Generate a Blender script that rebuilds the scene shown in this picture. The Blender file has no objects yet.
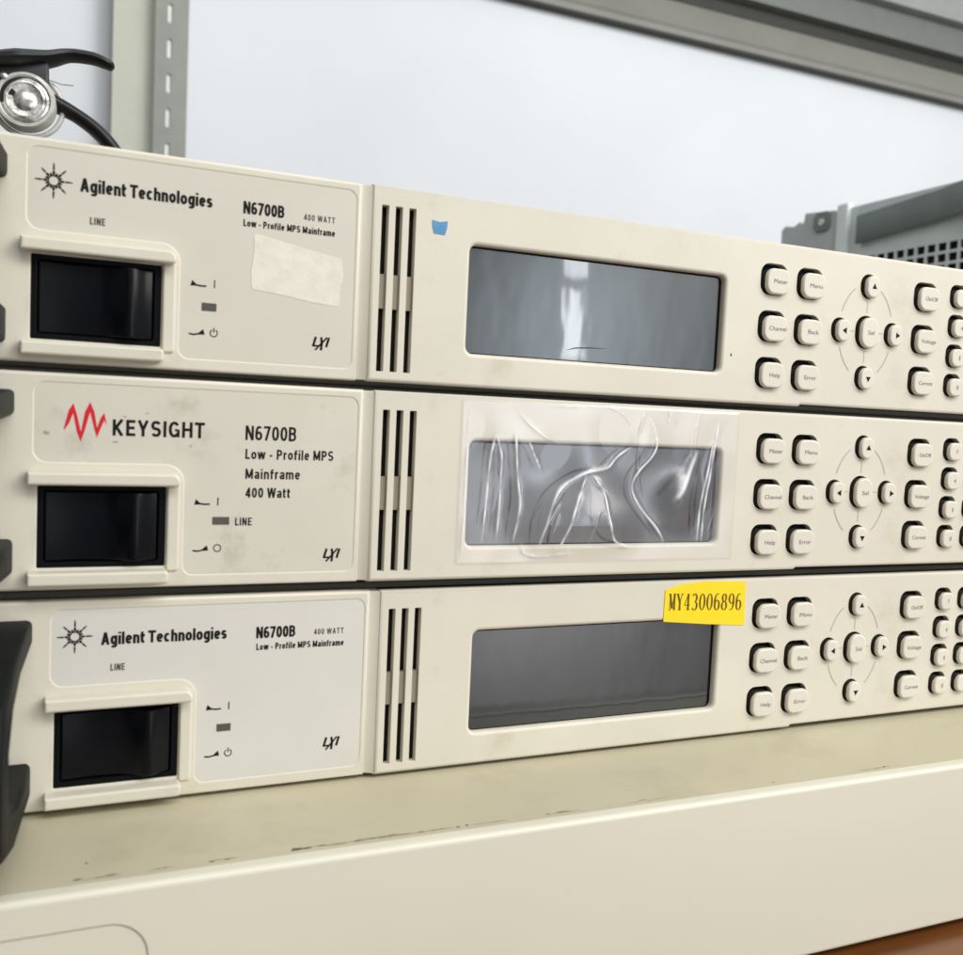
import bpy, bmesh, math, random
import numpy as np
from mathutils import Matrix, Vector, noise
from mathutils.geometry import tessellate_polygon

C = bpy.context.scene.collection
S = 0.001                      # everything below is measured in millimetres
ZB = 134.0                     # height of the measuring origin over the table top
random.seed(4)

# ------------------------------------------------------------------ camera
cam = bpy.data.cameras.new('camera')
cam_o = bpy.data.objects.new('camera', cam)
C.objects.link(cam_o)
R_ = Vector((0.91854154, -0.39264374, 0.04596002))
U_ = Vector((-0.01628948, 0.07856807, 0.99677566))
F_ = Vector((0.39498872, 0.91632852, -0.06577208))
m = Matrix.Identity(4)
for i in range(3):
    m[i][0], m[i][1], m[i][2] = R_[i], U_[i], -F_[i]
m.translation = Vector((-59.68, -199.18, -6.31 + ZB)) * S
cam_o.matrix_world = m
cam.sensor_fit = 'HORIZONTAL'
cam.sensor_width = 36.0
cam.lens = 36.0 * 940.09 / 963.0
cam.clip_start = 0.01
cam.clip_end = 50.0
cam.dof.use_dof = True
cam.dof.focus_distance = 0.245
cam.dof.aperture_fstop = 26.0
bpy.context.scene.camera = cam_o

# ------------------------------------------------------------------ world and lamps
w = bpy.data.worlds.new('World')
bpy.context.scene.world = w
w.use_nodes = True
nt = w.node_tree
bg = nt.nodes['Background']
# a dim room: brighter towards the windows behind the photographer, dark floor
tcw = nt.nodes.new('ShaderNodeTexCoord')
def blob_of_light(d, sharp, gain):
    """gain * exp(sharp * (cos - 1)) around direction d"""
    d = Vector(d).normalized()
    dt = nt.nodes.new('ShaderNodeVectorMath'); dt.operation = 'DOT_PRODUCT'
    dt.inputs[1].default_value = d
    nt.links.new(tcw.outputs['Generated'], dt.inputs[0])
    a = nt.nodes.new('ShaderNodeMath'); a.operation = 'MULTIPLY_ADD'
    a.inputs[1].default_value = sharp; a.inputs[2].default_value = -sharp
    nt.links.new(dt.outputs['Value'], a.inputs[0])
    e = nt.nodes.new('ShaderNodeMath'); e.operation = 'EXPONENT'
    nt.links.new(a.outputs[0], e.inputs[0])
    g = nt.nodes.new('ShaderNodeMath'); g.operation = 'MULTIPLY'
    g.inputs[1].default_value = gain
    nt.links.new(e.outputs[0], g.inputs[0])
    return g.outputs[0]
bg2 = nt.nodes.new('ShaderNodeBackground')
add_bg = nt.nodes.new('ShaderNodeAddShader')
nt.links.new(bg.outputs[0], add_bg.inputs[0])
nt.links.new(bg2.outputs[0], add_bg.inputs[1])
nt.links.new(add_bg.outputs[0], nt.nodes['World Output'].inputs['Surface'])
bg.inputs[0].default_value = (0.72, 0.90, 1.0, 1)        # daylight window
nt.links.new(blob_of_light((0.475, -0.87, 0.09), 170.0, 3.9), bg.inputs[1])
acc = None                                               # room
for d, sh, gn in (((0.425, -0.86, -0.14), 85.0, 2.9), ((0.75, -0.62, 0.30), 2.2, 0.40), ((0.2, 0.2, 1.0), 1.6, 0.5)):
    o_ = blob_of_light(d, sh, gn)
    if acc is None:
        acc = o_
    else:
        ad = nt.nodes.new('ShaderNodeMath'); ad.operation = 'ADD'
        nt.links.new(acc, ad.inputs[0]); nt.links.new(o_, ad.inputs[1])
        acc = ad.outputs[0]
ad = nt.nodes.new('ShaderNodeMath'); ad.operation = 'ADD'
nt.links.new(acc, ad.inputs[0]); ad.inputs[1].default_value = 0.10
nt.links.new(ad.outputs[0], bg2.inputs[1])
bg2.inputs[0].default_value = (0.97, 0.96, 0.96, 1)

def lamp(name, loc, target, sx, sy, watts, col):
    l = bpy.data.lights.new(name, 'AREA')
    l.shape = 'RECTANGLE'
    l.size, l.size_y = sx, sy
    l.energy = watts
    l.color = col
    o = bpy.data.objects.new(name, l)
    C.objects.link(o)
    o.location = Vector(loc)
    d = Vector(target) - Vector(loc)
    o.rotation_euler = d.to_track_quat('-Z', 'Y').to_euler()
    return o

# the bright window to the right behind the photographer, the gap in its blind, and an added fill lamp aimed at the wall
lamp('window_light', (1.00, -0.85, 0.74), (0.15, 0.0, 0.10), 0.75, 0.65, 11.3, (1.0, 0.968, 0.905))
lamp('blind_gap_light', (0.700, -1.20, 0.285), (0.700, 0.0, 0.285), 0.036, 0.115, 0.19, (0.95, 0.98, 1.0))
lamp('upper_gap_light', (0.703, -1.20, 0.415), (0.703, 0.0, 0.415), 0.046, 0.10, 0.16, (0.95, 0.98, 1.0))
lamp('wall_fill_light', (0.35, -0.75, 0.95), (0.45, 0.80, 0.36), 1.1, 0.4, 10.0, (0.97, 0.985, 1.0))

vs = bpy.context.scene.view_settings
vs.view_transform = 'Standard'
vs.look = 'None'
vs.exposure = 0.0
vs.gamma = 1.0

# ------------------------------------------------------------------ materials
def lin(r, g, b):
    f = lambda v: (v / 255 / 12.92) if v <= 10 else ((v / 255 + 0.055) / 1.055) ** 2.4
    return (f(r), f(g), f(b), 1)

def mat(name, col, rough=0.5, spec=0.5, metal=0.0, var=0.06, vscale=60.0, bump=0.0, bscale=1500.0, coat=0.0, stain=None):
    """plain painted / moulded surface: slow colour drift, optional stain, fine grain"""
    mt = bpy.data.materials.new(name)
    mt.use_nodes = True
    nt = mt.node_tree
    b = nt.nodes['Principled BSDF']
    b.inputs['Roughness'].default_value = rough
    b.inputs['Specular IOR Level'].default_value = spec
    b.inputs['Metallic'].default_value = metal
    b.inputs['Coat Weight'].default_value = coat
    tc = nt.nodes.new('ShaderNodeTexCoord')
    n = nt.nodes.new('ShaderNodeTexNoise')
    n.inputs['Scale'].default_value = vscale
    n.inputs['Detail'].default_value = 5
    nt.links.new(tc.outputs['Object'], n.inputs['Vector'])
    mr = nt.nodes.new('ShaderNodeMapRange')
    mr.inputs['From Min'].default_value = 0.3
    mr.inputs['From Max'].default_value = 0.7
    mr.inputs['To Min'].default_value = 1 - var
    mr.inputs['To Max'].default_value = 1 + var
    nt.links.new(n.outputs['Fac'], mr.inputs['Value'])
    mx = nt.nodes.new('ShaderNodeMix')
    mx.data_type = 'RGBA'
    mx.blend_type = 'MULTIPLY'
    mx.inputs[0].default_value = 1.0
    mx.inputs[6].default_value = col
    nt.links.new(mr.outputs['Result'], mx.inputs[7])
    out = mx.outputs[2]
    if stain:
        scol, sscale, lo, hi = stain
        n2 = nt.nodes.new('ShaderNodeTexNoise')
        n2.inputs['Scale'].default_value = sscale
        n2.inputs['Detail'].default_value = 7
        n2.inputs['Roughness'].default_value = 0.65
        nt.links.new(tc.outputs['Object'], n2.inputs['Vector'])
        m2 = nt.nodes.new('ShaderNodeMapRange')
        m2.inputs['From Min'].default_value = lo
        m2.inputs['From Max'].default_value = hi
        nt.links.new(n2.outputs['Fac'], m2.inputs['Value'])
        x2 = nt.nodes.new('ShaderNodeMix')
        x2.data_type = 'RGBA'
        nt.links.new(m2.outputs['Result'], x2.inputs[0])
        nt.links.new(out, x2.inputs[6])
        x2.inputs[7].default_value = scol
        out = x2.outputs[2]
    nt.links.new(out, b.inputs['Base Color'])
    if bump:
        n3 = nt.nodes.new('ShaderNodeTexNoise')
        n3.inputs['Scale'].default_value = bscale
        n3.inputs['Detail'].default_value = 3
        nt.links.new(tc.outputs['Object'], n3.inputs['Vector'])
        bp = nt.nodes.new('ShaderNodeBump')
        bp.inputs['Strength'].default_value = bump
        bp.inputs['Distance'].default_value = 0.0002
        nt.links.new(n3.outputs['Fac'], bp.inputs['Height'])
        nt.links.new(bp.outputs['Normal'], b.inputs['Normal'])
    return mt

CREAM = (0.645, 0.607, 0.505, 1)
M = {}
M['cream'] = mat('cream_plastic', CREAM, 0.42, 0.4, var=0.045, vscale=35.0, bump=0.13, stain=((0.50, 0.44, 0.31, 1), 55, 0.57, 0.88))
M['key'] = mat('key_plastic', (0.66, 0.62, 0.53, 1), 0.45, 0.4, var=0.02, bump=0.06)
M['stem_shade'] = mat('key_side_shade', (0.040, 0.034, 0.026, 1), 0.7, 0.2)  # dark colour stands in for shade on the key sides
M['plate'] = mat('label_plate_grey', (0.605, 0.575, 0.49, 1), 0.36, 0.4, var=0.02, bump=0.05)
M['plate_dirty'] = mat('label_plate_smudged', (0.605, 0.575, 0.485, 1), 0.36, 0.4, var=0.03, bump=0.05,
                       stain=((0.40, 0.37, 0.29, 1), 85, 0.56, 0.82))
M['plate_cool'] = mat('label_plate_cool', (0.62, 0.605, 0.55, 1), 0.36, 0.4, var=0.02, bump=0.05)
M['black'] = mat('black_switch_plastic', (0.0025, 0.003, 0.0045, 1), 0.27, 0.17, var=0.1)
M['black_rim'] = mat('black_rim_plastic', (0.003, 0.0034, 0.0042, 1), 0.45, 0.1, var=0.1)
M['gasket'] = mat('brown_grey_gasket', (0.10, 0.085, 0.065, 1), 0.7, 0.2)
M['dark'] = mat('dark_inside', (0.006, 0.006, 0.006, 1), 0.8, 0.2)
M['handle'] = mat('handle_dark_grey', (0.006, 0.0075, 0.007, 1), 0.55, 0.13, var=0.12, bump=0.1)
M['ink'] = mat('black_ink', (0.012, 0.0115, 0.011, 1), 0.6, 0.1)
M['ink_soft'] = mat('grey_ink', (0.07, 0.065, 0.058, 1), 0.5, 0.1)
M['key_ink'] = mat('key_legend_ink', (0.16, 0.145, 0.12, 1), 0.5, 0.3)
M['arc_ink'] = mat('pale_arc_ink', (0.42, 0.39, 0.33, 1), 0.5, 0.3)
M['red'] = mat('red_ink', lin(205, 28, 40), 0.4, 0.4, var=0.05)
M['lamp_window'] = mat('indicator_window', (0.085, 0.08, 0.065, 1), 0.25, 0.5)
M['bridge'] = mat('vent_bridge_plastic', (0.24, 0.21, 0.155, 1), 0.5, 0.3)
M['case'] = mat('case_painted_metal', (0.20, 0.185, 0.15, 1), 0.5, 0.4, var=0.05)
M['blue'] = mat('blue_tape', lin(86, 142, 186), 0.6, 0.3, var=0.12, vscale=400)
M['residue'] = mat('tape_residue', (0.71, 0.68, 0.585, 1), 0.62, 0.3, var=0.06, vscale=300, bump=0.4, bscale=700)
M['yellow'] = mat('yellow_label_paper', lin(242, 210, 10), 0.5, 0.4, var=0.04, vscale=120)
M['yellow_ink'] = mat('brown_black_ink', (0.13, 0.085, 0.012, 1), 0.6, 0.2)
M['top'] = mat('worn_top_paint', (0.505, 0.462, 0.33, 1), 0.40, 0.45, var=0.07, vscale=14, bump=0.1,
               stain=((0.36, 0.33, 0.22, 1), 30, 0.52, 0.85))
M['front'] = mat('lower_case_cream', (0.69, 0.67, 0.55, 1), 0.38, 0.45, var=0.03, vscale=12, bump=0.08)
M['scuff'] = mat('scuff_mark', (0.13, 0.11, 0.075, 1), 0.8, 0.2, var=0.3, vscale=600)
M['grime'] = mat('grime', (0.30, 0.265, 0.17, 1), 0.7, 0.3, var=0.2, vscale=500)
M['wall'] = mat('white_wall_paint', (0.735, 0.765, 0.80, 1), 0.7, 0.3, var=0.035, vscale=4.5, bump=0.1, bscale=300)
M['wood'] = mat('varnished_wood', (0.20, 0.075, 0.020, 1), 0.3, 0.5)
M['post_metal'] = mat('grey_steel', (0.27, 0.285, 0.25, 1), 0.5, 0.4, metal=0.0, var=0.06)
M['post_cream'] = mat('cream_steel', (0.58, 0.60, 0.51, 1), 0.5, 0.4, var=0.03)
M['slot_light'] = mat('slot_backing', (0.82, 0.83, 0.80, 1), 0.6, 0.3)
M['shelf_edge'] = mat('shelf_edge_paint', (0.165, 0.175, 0.165, 1), 0.5, 0.4, var=0.05)
M['shelf_light'] = mat('shelf_board_paint', (0.30, 0.31, 0.30, 1), 0.5, 0.4, var=0.05)
M['beam'] = mat('shelf_beam_paint', (0.225, 0.225, 0.20, 1), 0.5, 0.4, var=0.06, vscale=20)
M['beam_dark'] = mat('shelf_groove', (0.045, 0.045, 0.038, 1), 0.6, 0.3)
M['equip'] = mat('equipment_grey', (0.74, 0.81, 0.79, 1), 0.5, 0.4, var=0.04)
M['equip_dark'] = mat('equipment_strap', (0.19, 0.22, 0.21, 1), 0.5, 0.4, var=0.1)
M['equip_mid'] = mat('equipment_recess', (0.60, 0.66, 0.645, 1), 0.5, 0.4, var=0.05)
M['bracket'] = mat('bracket_grey', (0.46, 0.49, 0.485, 1), 0.45, 0.4, var=0.06)
M['clamp'] = mat('clamp_black_rubber', (0.010, 0.010, 0.010, 1), 0.4, 0.4, var=0.1)
M['steel'] = mat('bright_steel', (0.62, 0.61, 0.57, 1), 0.42, 0.5, metal=1.0, var=0.1, vscale=300)
M['mottled'] = mat('mottled_chrome', (0.66, 0.65, 0.61, 1), 0.3, 0.5, metal=0.8, var=0.75, vscale=420, bump=0.8, bscale=500)
M['clear'] = mat('pale_clear_plastic', (0.5, 0.5, 0.46, 1), 0.15, 0.6, var=0.15, vscale=350, coat=0.5)

def wood_grain(mt):
    nt = mt.node_tree
    b = nt.nodes['Principled BSDF']
    tc = nt.nodes.new('ShaderNodeTexCoord')
    mp = nt.nodes.new('ShaderNodeMapping')
    mp.inputs['Scale'].default_value = (4, 60, 60)
    n = nt.nodes.new('ShaderNodeTexNoise')
    n.inputs['Scale'].default_value = 3
    n.inputs['Detail'].default_value = 8
    cr = nt.nodes.new('ShaderNodeValToRGB')
    cr.color_ramp.elements[0].position = 0.3
    cr.color_ramp.elements[0].color = (0.10, 0.031, 0.007, 1)
    cr.color_ramp.elements[1].position = 0.7
    cr.color_ramp.elements[1].color = (0.19, 0.072, 0.017, 1)
    nt.links.new(tc.outputs['Object'], mp.inputs[0])
    nt.links.new(mp.outputs[0], n.inputs['Vector'])
    nt.links.new(n.outputs['Fac'], cr.inputs[0])
    nt.links.new(cr.outputs[0], b.inputs['Base Color'])
wood_grain(M['wood'])

def glass_mat(name, col, rough, coat_rough):
    mt = bpy.data.materials.new(name)
    mt.use_nodes = True
    nt = mt.node_tree
    b = nt.nodes['Principled BSDF']
    b.inputs['Base Color'].default_value = col
    b.inputs['Roughness'].default_value = rough
    b.inputs['Specular IOR Level'].default_value = 0.5
    b.inputs['Coat Weight'].default_value = 1.0
    b.inputs['Coat Roughness'].default_value = coat_rough
    tc = nt.nodes.new('ShaderNodeTexCoord')
    n = nt.nodes.new('ShaderNodeTexNoise')
    n.inputs['Scale'].default_value = 45
    n.inputs['Detail'].default_value = 4
    mr = nt.nodes.new('ShaderNodeMapRange')
    mr.inputs['To Min'].default_value = max(rough - 0.08, 0.02)
    mr.inputs['To Max'].default_value = rough + 0.10
    nt.links.new(tc.outputs['Object'], n.inputs['Vector'])
    nt.links.new(n.outputs['Fac'], mr.inputs['Value'])
    nt.links.new(mr.outputs['Result'], b.inputs['Roughness'])
    n2 = nt.nodes.new('ShaderNodeTexNoise')
    n2.inputs['Scale'].default_value = 95
    n2.inputs['Detail'].default_value = 2
    mp = nt.nodes.new('ShaderNodeMapping')
    mp.inputs['Scale'].default_value = (1.0, 1.0, 0.35)
    nt.links.new(tc.outputs['Object'], mp.inputs[0])
    nt.links.new(mp.outputs[0], n2.inputs['Vector'])
    bp = nt.nodes.new('ShaderNodeBump')
    bp.inputs['Strength'].default_value = 0.35
    bp.inputs['Distance'].default_value = 0.0003
    nt.links.new(n2.outputs['Fac'], bp.inputs['Height'])
    nt.links.new(bp.outputs['Normal'], b.inputs['Coat Normal'])
    nt.links.new(bp.outputs['Normal'], b.inputs['Normal'])
    return mt
M['lcd'] = glass_mat('display_glass', (0.009, 0.011, 0.012, 1), 0.24, 0.045)

def film_mat():
    mt = bpy.data.materials.new('clear_film')
    mt.use_nodes = True
    nt = mt.node_tree
    for n in list(nt.nodes):
        nt.nodes.remove(n)
    out = nt.nodes.new('ShaderNodeOutputMaterial')
    tr = nt.nodes.new('ShaderNodeBsdfTransparent')
    tr.inputs[0].default_value = (0.995, 0.995, 1.0, 1)
    gl = nt.nodes.new('ShaderNodeBsdfGlossy')
    gl.inputs['Roughness'].default_value = 0.23
    gl.inputs[0].default_value = (0.96, 0.94, 1.0, 1)
    df = nt.nodes.new('ShaderNodeBsdfDiffuse')
    df.inputs[0].default_value = (0.86, 0.85, 0.88, 1)  # whitish tint that paints highlights along the film's folds
    lw = nt.nodes.new('ShaderNodeLayerWeight')          # same from both sides, so lamp light passes
    pw = nt.nodes.new('ShaderNodeMath'); pw.operation = 'POWER'
    pw.inputs[1].default_value = 4.0
    nt.links.new(lw.outputs['Facing'], pw.inputs[0])
    fr = nt.nodes.new('ShaderNodeMath'); fr.operation = 'MULTIPLY_ADD'
    fr.inputs[1].default_value = 0.5
    fr.inputs[2].default_value = 0.085
    nt.links.new(pw.outputs[0], fr.inputs[0])
    m1 = nt.nodes.new('ShaderNodeMixShader')
    m2 = nt.nodes.new('ShaderNodeMixShader')
    at = nt.nodes.new('ShaderNodeAttribute')
    at.attribute_name = 'crease_glint'
    nt.links.new(fr.outputs[0], m1.inputs[0])
    nt.links.new(tr.outputs[0], m1.inputs[1])
    nt.links.new(gl.outputs[0], m1.inputs[2])
    nt.links.new(at.outputs['Fac'], m2.inputs[0])
    nt.links.new(m1.outputs[0], m2.inputs[1])
    nt.links.new(df.outputs[0], m2.inputs[2])
    nt.links.new(m2.outputs[0], out.inputs[0])
    return mt
M['film'] = film_mat()

# ------------------------------------------------------------------ object helpers
def link_mesh(name, verts, faces, material, parent=None, smooth=40, loc=None, flat=()):
    me = bpy.data.meshes.new(name)
    me.from_pydata([tuple(c * S for c in v) for v in verts], [], faces)
    me.update()
    me.materials.append(M[material])
    if smooth:
        for p in me.polygons:
            p.use_smooth = p.index not in flat
        me.set_sharp_from_angle(angle=math.radians(smooth))
    if flat and smooth:                        # exact normals on plane faces, however thin their triangles are
        nn = [tuple(c.vector) for c in me.corner_normals]
        cnt = {}
        for i in flat:
            n_ = me.polygons[i].normal
            k_ = max(range(3), key=lambda q: abs(n_[q]))
            key = (k_, 1.0 if n_[k_] > 0 else -1.0)
            cnt[key] = cnt.get(key, 0) + me.polygons[i].area
        k_, sg = max(cnt, key=cnt.get)
        pn = tuple(sg if q == k_ else 0.0 for q in range(3))
        for i in flat:
            me.polygons[i].use_smooth = True
            for li in me.polygons[i].loop_indices:
                nn[li] = pn
        me.normals_split_custom_set(nn)
    o = bpy.data.objects.new(name, me)
    C.objects.link(o)
    if parent:
        o.parent = parent
    if loc:
        o.location = Vector(loc) * S
    return o

def empty(name, loc, rz=0.0):
    o = bpy.data.objects.new(name, None)
    C.objects.link(o)
    o.empty_display_size = 0.02
    o.location = Vector(loc) * S
    o.rotation_euler = (0, 0, rz)
    return o

def tag(o, label=None, cat=None, group=None, kind=None):
    if label: o['label'] = label
    if cat: o['category'] = cat
    if group: o['group'] = group
    if kind: o['kind'] = kind
    return o

class MB:
    """collects shapes into one vertex / face list"""
    def __init__(self):
        self.v, self.f, self.flat = [], [], set()
    def add(self, v, f, flat_from=None):
        n = len(self.v)
        if flat_from is not None:
            self.flat |= set(range(len(self.f) + flat_from, len(self.f) + len(f)))
        self.v += [tuple(q) for q in v]
        self.f += [tuple(i + n for i in q) for q in f]
        return self
    def build(self, name, material, parent=None, smooth=40, loc=None):
        return link_mesh(name, self.v, self.f, material, parent, smooth, loc, self.flat)

# ---- 2-D outlines (x, z); offset d > 0 grows them
def area(pts):
    return 0.5 * sum(pts[i - 1][0] * pts[i][1] - pts[i][0] * pts[i - 1][1] for i in range(len(pts)))

def outline(pts, radii, d=0.0, n=8):
    """polygon with rounded corners, offset outwards by d; the point count does not depend on d"""
    pts = list(pts)
    if not hasattr(radii, '__len__'):
        radii = [radii] * len(pts)
    radii = list(radii)
    if area(pts) < 0:
        pts.reverse(); radii.reverse()
    N = len(pts)
    P = [Vector(q) for q in pts]
    off = []
    for i in range(N):
        a, b, c = P[i - 1], P[i], P[(i + 1) % N]
        e1 = (b - a).normalized(); e2 = (c - b).normalized()
        n1 = Vector((e1.y, -e1.x)); n2 = Vector((e2.y, -e2.x))
        k = 1 + n1.dot(n2)
        off.append(b + (n1 + n2) * (d / k))
    out = []
    for i in range(N):
        a, b, c = off[i - 1], off[i], off[(i + 1) % N]
        e1 = (b - a).normalized(); e2 = (c - b).normalized()
        cr = e1.x * e2.y - e1.y * e2.x
        r = radii[i]
        if r <= 0:
            out += [tuple(b)]
            continue
        r = max(r + (d if cr > 0 else -d), 0.01)
        ang = math.atan2(cr, e1.dot(e2))
        t = r * math.tan(abs(ang) / 2)
        p0 = b - e1 * t
        s = 1 if cr > 0 else -1
        ctr = p0 + Vector((-e1.y, e1.x)) * (r * s)
        v0 = p0 - ctr
        for j in range(n + 1):
            th = ang * j / n
            out.append((ctr.x + v0.x * math.cos(th) - v0.y * math.sin(th), ctr.y + v0.x * math.sin(th) + v0.y * math.cos(th)))
    return out

def rect(x0, z0, x1, z1):
    return [(x0, z0), (x1, z0), (x1, z1), (x0, z1)]

def plate(mb, outer, holes, y0, depth, bev=0.0, hbev=None, back=False, n=8, seg=3):
    """a plate facing -Y, front at y0: outer = (pts, radii), holes = list of (pts, radii[, bevel]); rounded front edges"""
    hb = bev if hbev is None else hbev
    loops = [(outer, -1, bev)] + [((h[0], h[1]), 1, h[2] if len(h) > 2 else hb) for h in holes]
    front, ofs, V, Fc = [], 0, [], []
    for (ln, sgn, b) in loops:
        rings = []
        if b > 0:
            for k in range(seg + 1):
                a = math.pi / 2 * k / seg
                rings.append((sgn * b * (1 - math.sin(a)), y0 + b * (1 - math.cos(a))))
        else:
            rings.append((0.0, y0))
        rings.append((0.0, y0 + depth))
        prev = None
        for ri, (dd, yy) in enumerate(rings):
            L = outline(ln[0], ln[1], dd, n)
            ids = list(range(len(V), len(V) + len(L)))
            V += [(q[0], yy, q[1]) for q in L]
            if ri == 0:
                front.append(ids)
            if prev:
                m_ = len(ids)
                for j in range(m_):
                    k2 = (j + 1) % m_
                    if sgn < 0:
                        Fc.append((prev[j], ids[j], ids[k2], prev[k2]))
                    else:
                        Fc.append((prev[j], prev[k2], ids[k2], ids[j]))
            prev = ids
        if back and sgn < 0:
            Fc.append(tuple(prev))
    nflat = len(Fc)
    polys = [[Vector((V[i][0], V[i][2], 0)) for i in ids] for ids in front]
    flat = [i for ids in front for i in ids]
    if len(front) == 1:
        Fc.append(tuple(front[0]))
    else:
        for t in tessellate_polygon(polys):
            a, b, c = [flat[i] for i in t]
            A = (V[b][0] - V[a][0]) * (V[c][2] - V[a][2]) - (V[c][0] - V[a][0]) * (V[b][2] - V[a][2])
            if abs(A) < 1e-9:
                continue
            Fc.append((a, b, c) if A > 0 else (a, c, b))
    mb.add(V, Fc, nflat)
    return mb

def box(mb, x0, x1, y0, y1, z0, z1, b=0.0):
    """bevelled box"""
    bm = bmesh.new()
    bmesh.ops.create_cube(bm, size=1)
    for v in bm.verts:
        v.co = Vector(((x0 + x1) / 2 + v.co.x * (x1 - x0), (y0 + y1) / 2 + v.co.y * (y1 - y0), (z0 + z1) / 2 + v.co.z * (z1 - z0)))
    if b > 0:
        bmesh.ops.bevel(bm, geom=list(bm.edges), offset=b, segments=3, profile=0.5, affect='EDGES')
    bm.verts.index_update()
    mb.add([v.co[:] for v in bm.verts], [[v.index for v in f.verts] for f in bm.faces])
    bm.free()
    return mb

def prism(mb, pts, axis, a0, a1, bev=0.0, shear=None):
    """polygon extruded along axis 'x' (pts are y,z) or 'z' (pts are x,y) with bevelled rims"""
    bm = bmesh.new()
    def P3(q, a):
        return (a, q[0], q[1]) if axis == 'x' else (q[0], q[1], a) if axis == 'z' else (q[0], a, q[1])
    lo = [bm.verts.new(P3(q, a0)) for q in pts]
    hi = [bm.verts.new(P3(q, a1)) for q in pts]
    f1 = bm.faces.new(lo); f2 = bm.faces.new(hi)
    n = len(pts)
    for i in range(n):
        bm.faces.new((lo[i], lo[(i + 1) % n], hi[(i + 1) % n], hi[i]))
    bmesh.ops.recalc_face_normals(bm, faces=bm.faces)
    if bev > 0:
        ed = set(f1.edges) | set(f2.edges)
        bmesh.ops.bevel(bm, geom=list(ed), offset=bev, segments=3, profile=0.5, affect='EDGES', clamp_overlap=True)
    if shear:
        for v in bm.verts:
            v.co = Vector(shear(v.co))
    bm.verts.index_update()
    mb.add([v.co[:] for v in bm.verts], [[v.index for v in f.verts] for f in bm.faces])
    bm.free()
    return mb

def tube(mb, pts, rad, n=10, flat=1.0):
    """tapering tube through pts; rad is a number or a list"""
    P = [Vector(q) for q in pts]
    if not hasattr(rad, '__len__'):
        rad = [rad] * len(P)
    if 3 < len(P) < 20:                       # Catmull-Rom through the given points
        Q, R2 = [], []
        for i in range(len(P) - 1):
            a, b, c, d = P[max(i - 1, 0)], P[i], P[i + 1], P[min(i + 2, len(P) - 1)]
            for k in range(5):
                t = k / 5
                Q.append(b * 1.0 + (c - a) * (.5 * t) + (a * 2 - b * 5 + c * 4 - d) * (.5 * t * t) + (b * 3 - a - c * 3 + d) * (.5 * t ** 3))
                R2.append(rad[i] + (rad[i + 1] - rad[i]) * t)
        P, rad = Q + [P[-1]], R2 + [rad[-1]]
    V, Fc = [], []
    up = Vector((0, 1, 0))
    for i, q in enumerate(P):
        t = (P[min(i + 1, len(P) - 1)] - P[max(i - 1, 0)]).normalized()
        a = t.cross(up).normalized()
        b = a.cross(t).normalized()
        for k in range(n):
            th = 2 * math.pi * k / n
            V.append(q + a * (rad[i] * math.cos(th)) + b * (rad[i] * flat * math.sin(th)))
    for i in range(len(P) - 1):
        for k in range(n):
            k2 = (k + 1) % n
            Fc.append((i * n + k, i * n + k2, (i + 1) * n + k2, (i + 1) * n + k))
    Fc.append(tuple(range(n - 1, -1, -1)))
    Fc.append(tuple(range((len(P) - 1) * n, len(P) * n)))
    mb.add(V, Fc)
    return mb

def lathe(mb, prof, ctr, n=40, axis=(0, -1, 0)):
    """prof: list of (radius, height along axis)"""
    ax = Vector(axis).normalized()
    a = ax.orthogonal().normalized(); b = ax.cross(a)
    c = Vector(ctr); V, Fc = [], []
    for (r, h) in prof:
        for k in range(n):
            th = 2 * math.pi * k / n
            V.append(c + ax * h + a * (r * math.cos(th)) + b * (r * math.sin(th)))
    for i in range(len(prof) - 1):
        for k in range(n):
            k2 = (k + 1) % n
            Fc.append((i * n + k, i * n + k2, (i + 1) * n + k2, (i + 1) * n + k))
    Fc.append(tuple(range((len(prof) - 1) * n, len(prof) * n)))
    mb.add(V, Fc)
    return mb

EPS = 0.05
def text(mb, s, x0, z0, x1, cap, y, bold=0.0, shear=0.0, z1=None, spacing=1.0):
    """one line of lettering from x0 to x1, baseline z0 (z1 at its end), capital height cap"""
    cu = bpy.data.curves.new('txt', 'FONT')
    cu.body = s
    cu.size = 10.0
    cu.offset = bold
    cu.shear = shear
    cu.space_character = spacing
    cu.resolution_u = 4
    ob = bpy.data.objects.new('txt', cu)
    C.objects.link(ob)
    dg = bpy.context.evaluated_depsgraph_get()
    ev = ob.evaluated_get(dg)
    me = ev.to_mesh()
    V = [v.co[:] for v in me.vertices]
    Fc = [tuple(p.vertices) for p in me.polygons]
    nz = [p.normal.z for p in me.polygons]
    Fc = [f if z > 0 else f[::-1] for f, z in zip(Fc, nz)]
    ev.to_mesh_clear()
    bpy.data.objects.remove(ob)
    bpy.data.curves.remove(cu)
    xs = [v[0] for v in V]
    lo, hi = min(xs), max(xs)
    k = (x1 - x0) / (hi - lo)
    kz = cap / 7.27
    z1 = z0 if z1 is None else z1
    mb.add([(x0 + (v[0] - lo) * k, y - EPS, z0 + v[1] * kz + (z1 - z0) * (v[0] - lo) / (hi - lo)) for v in V], Fc)
    return mb

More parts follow.
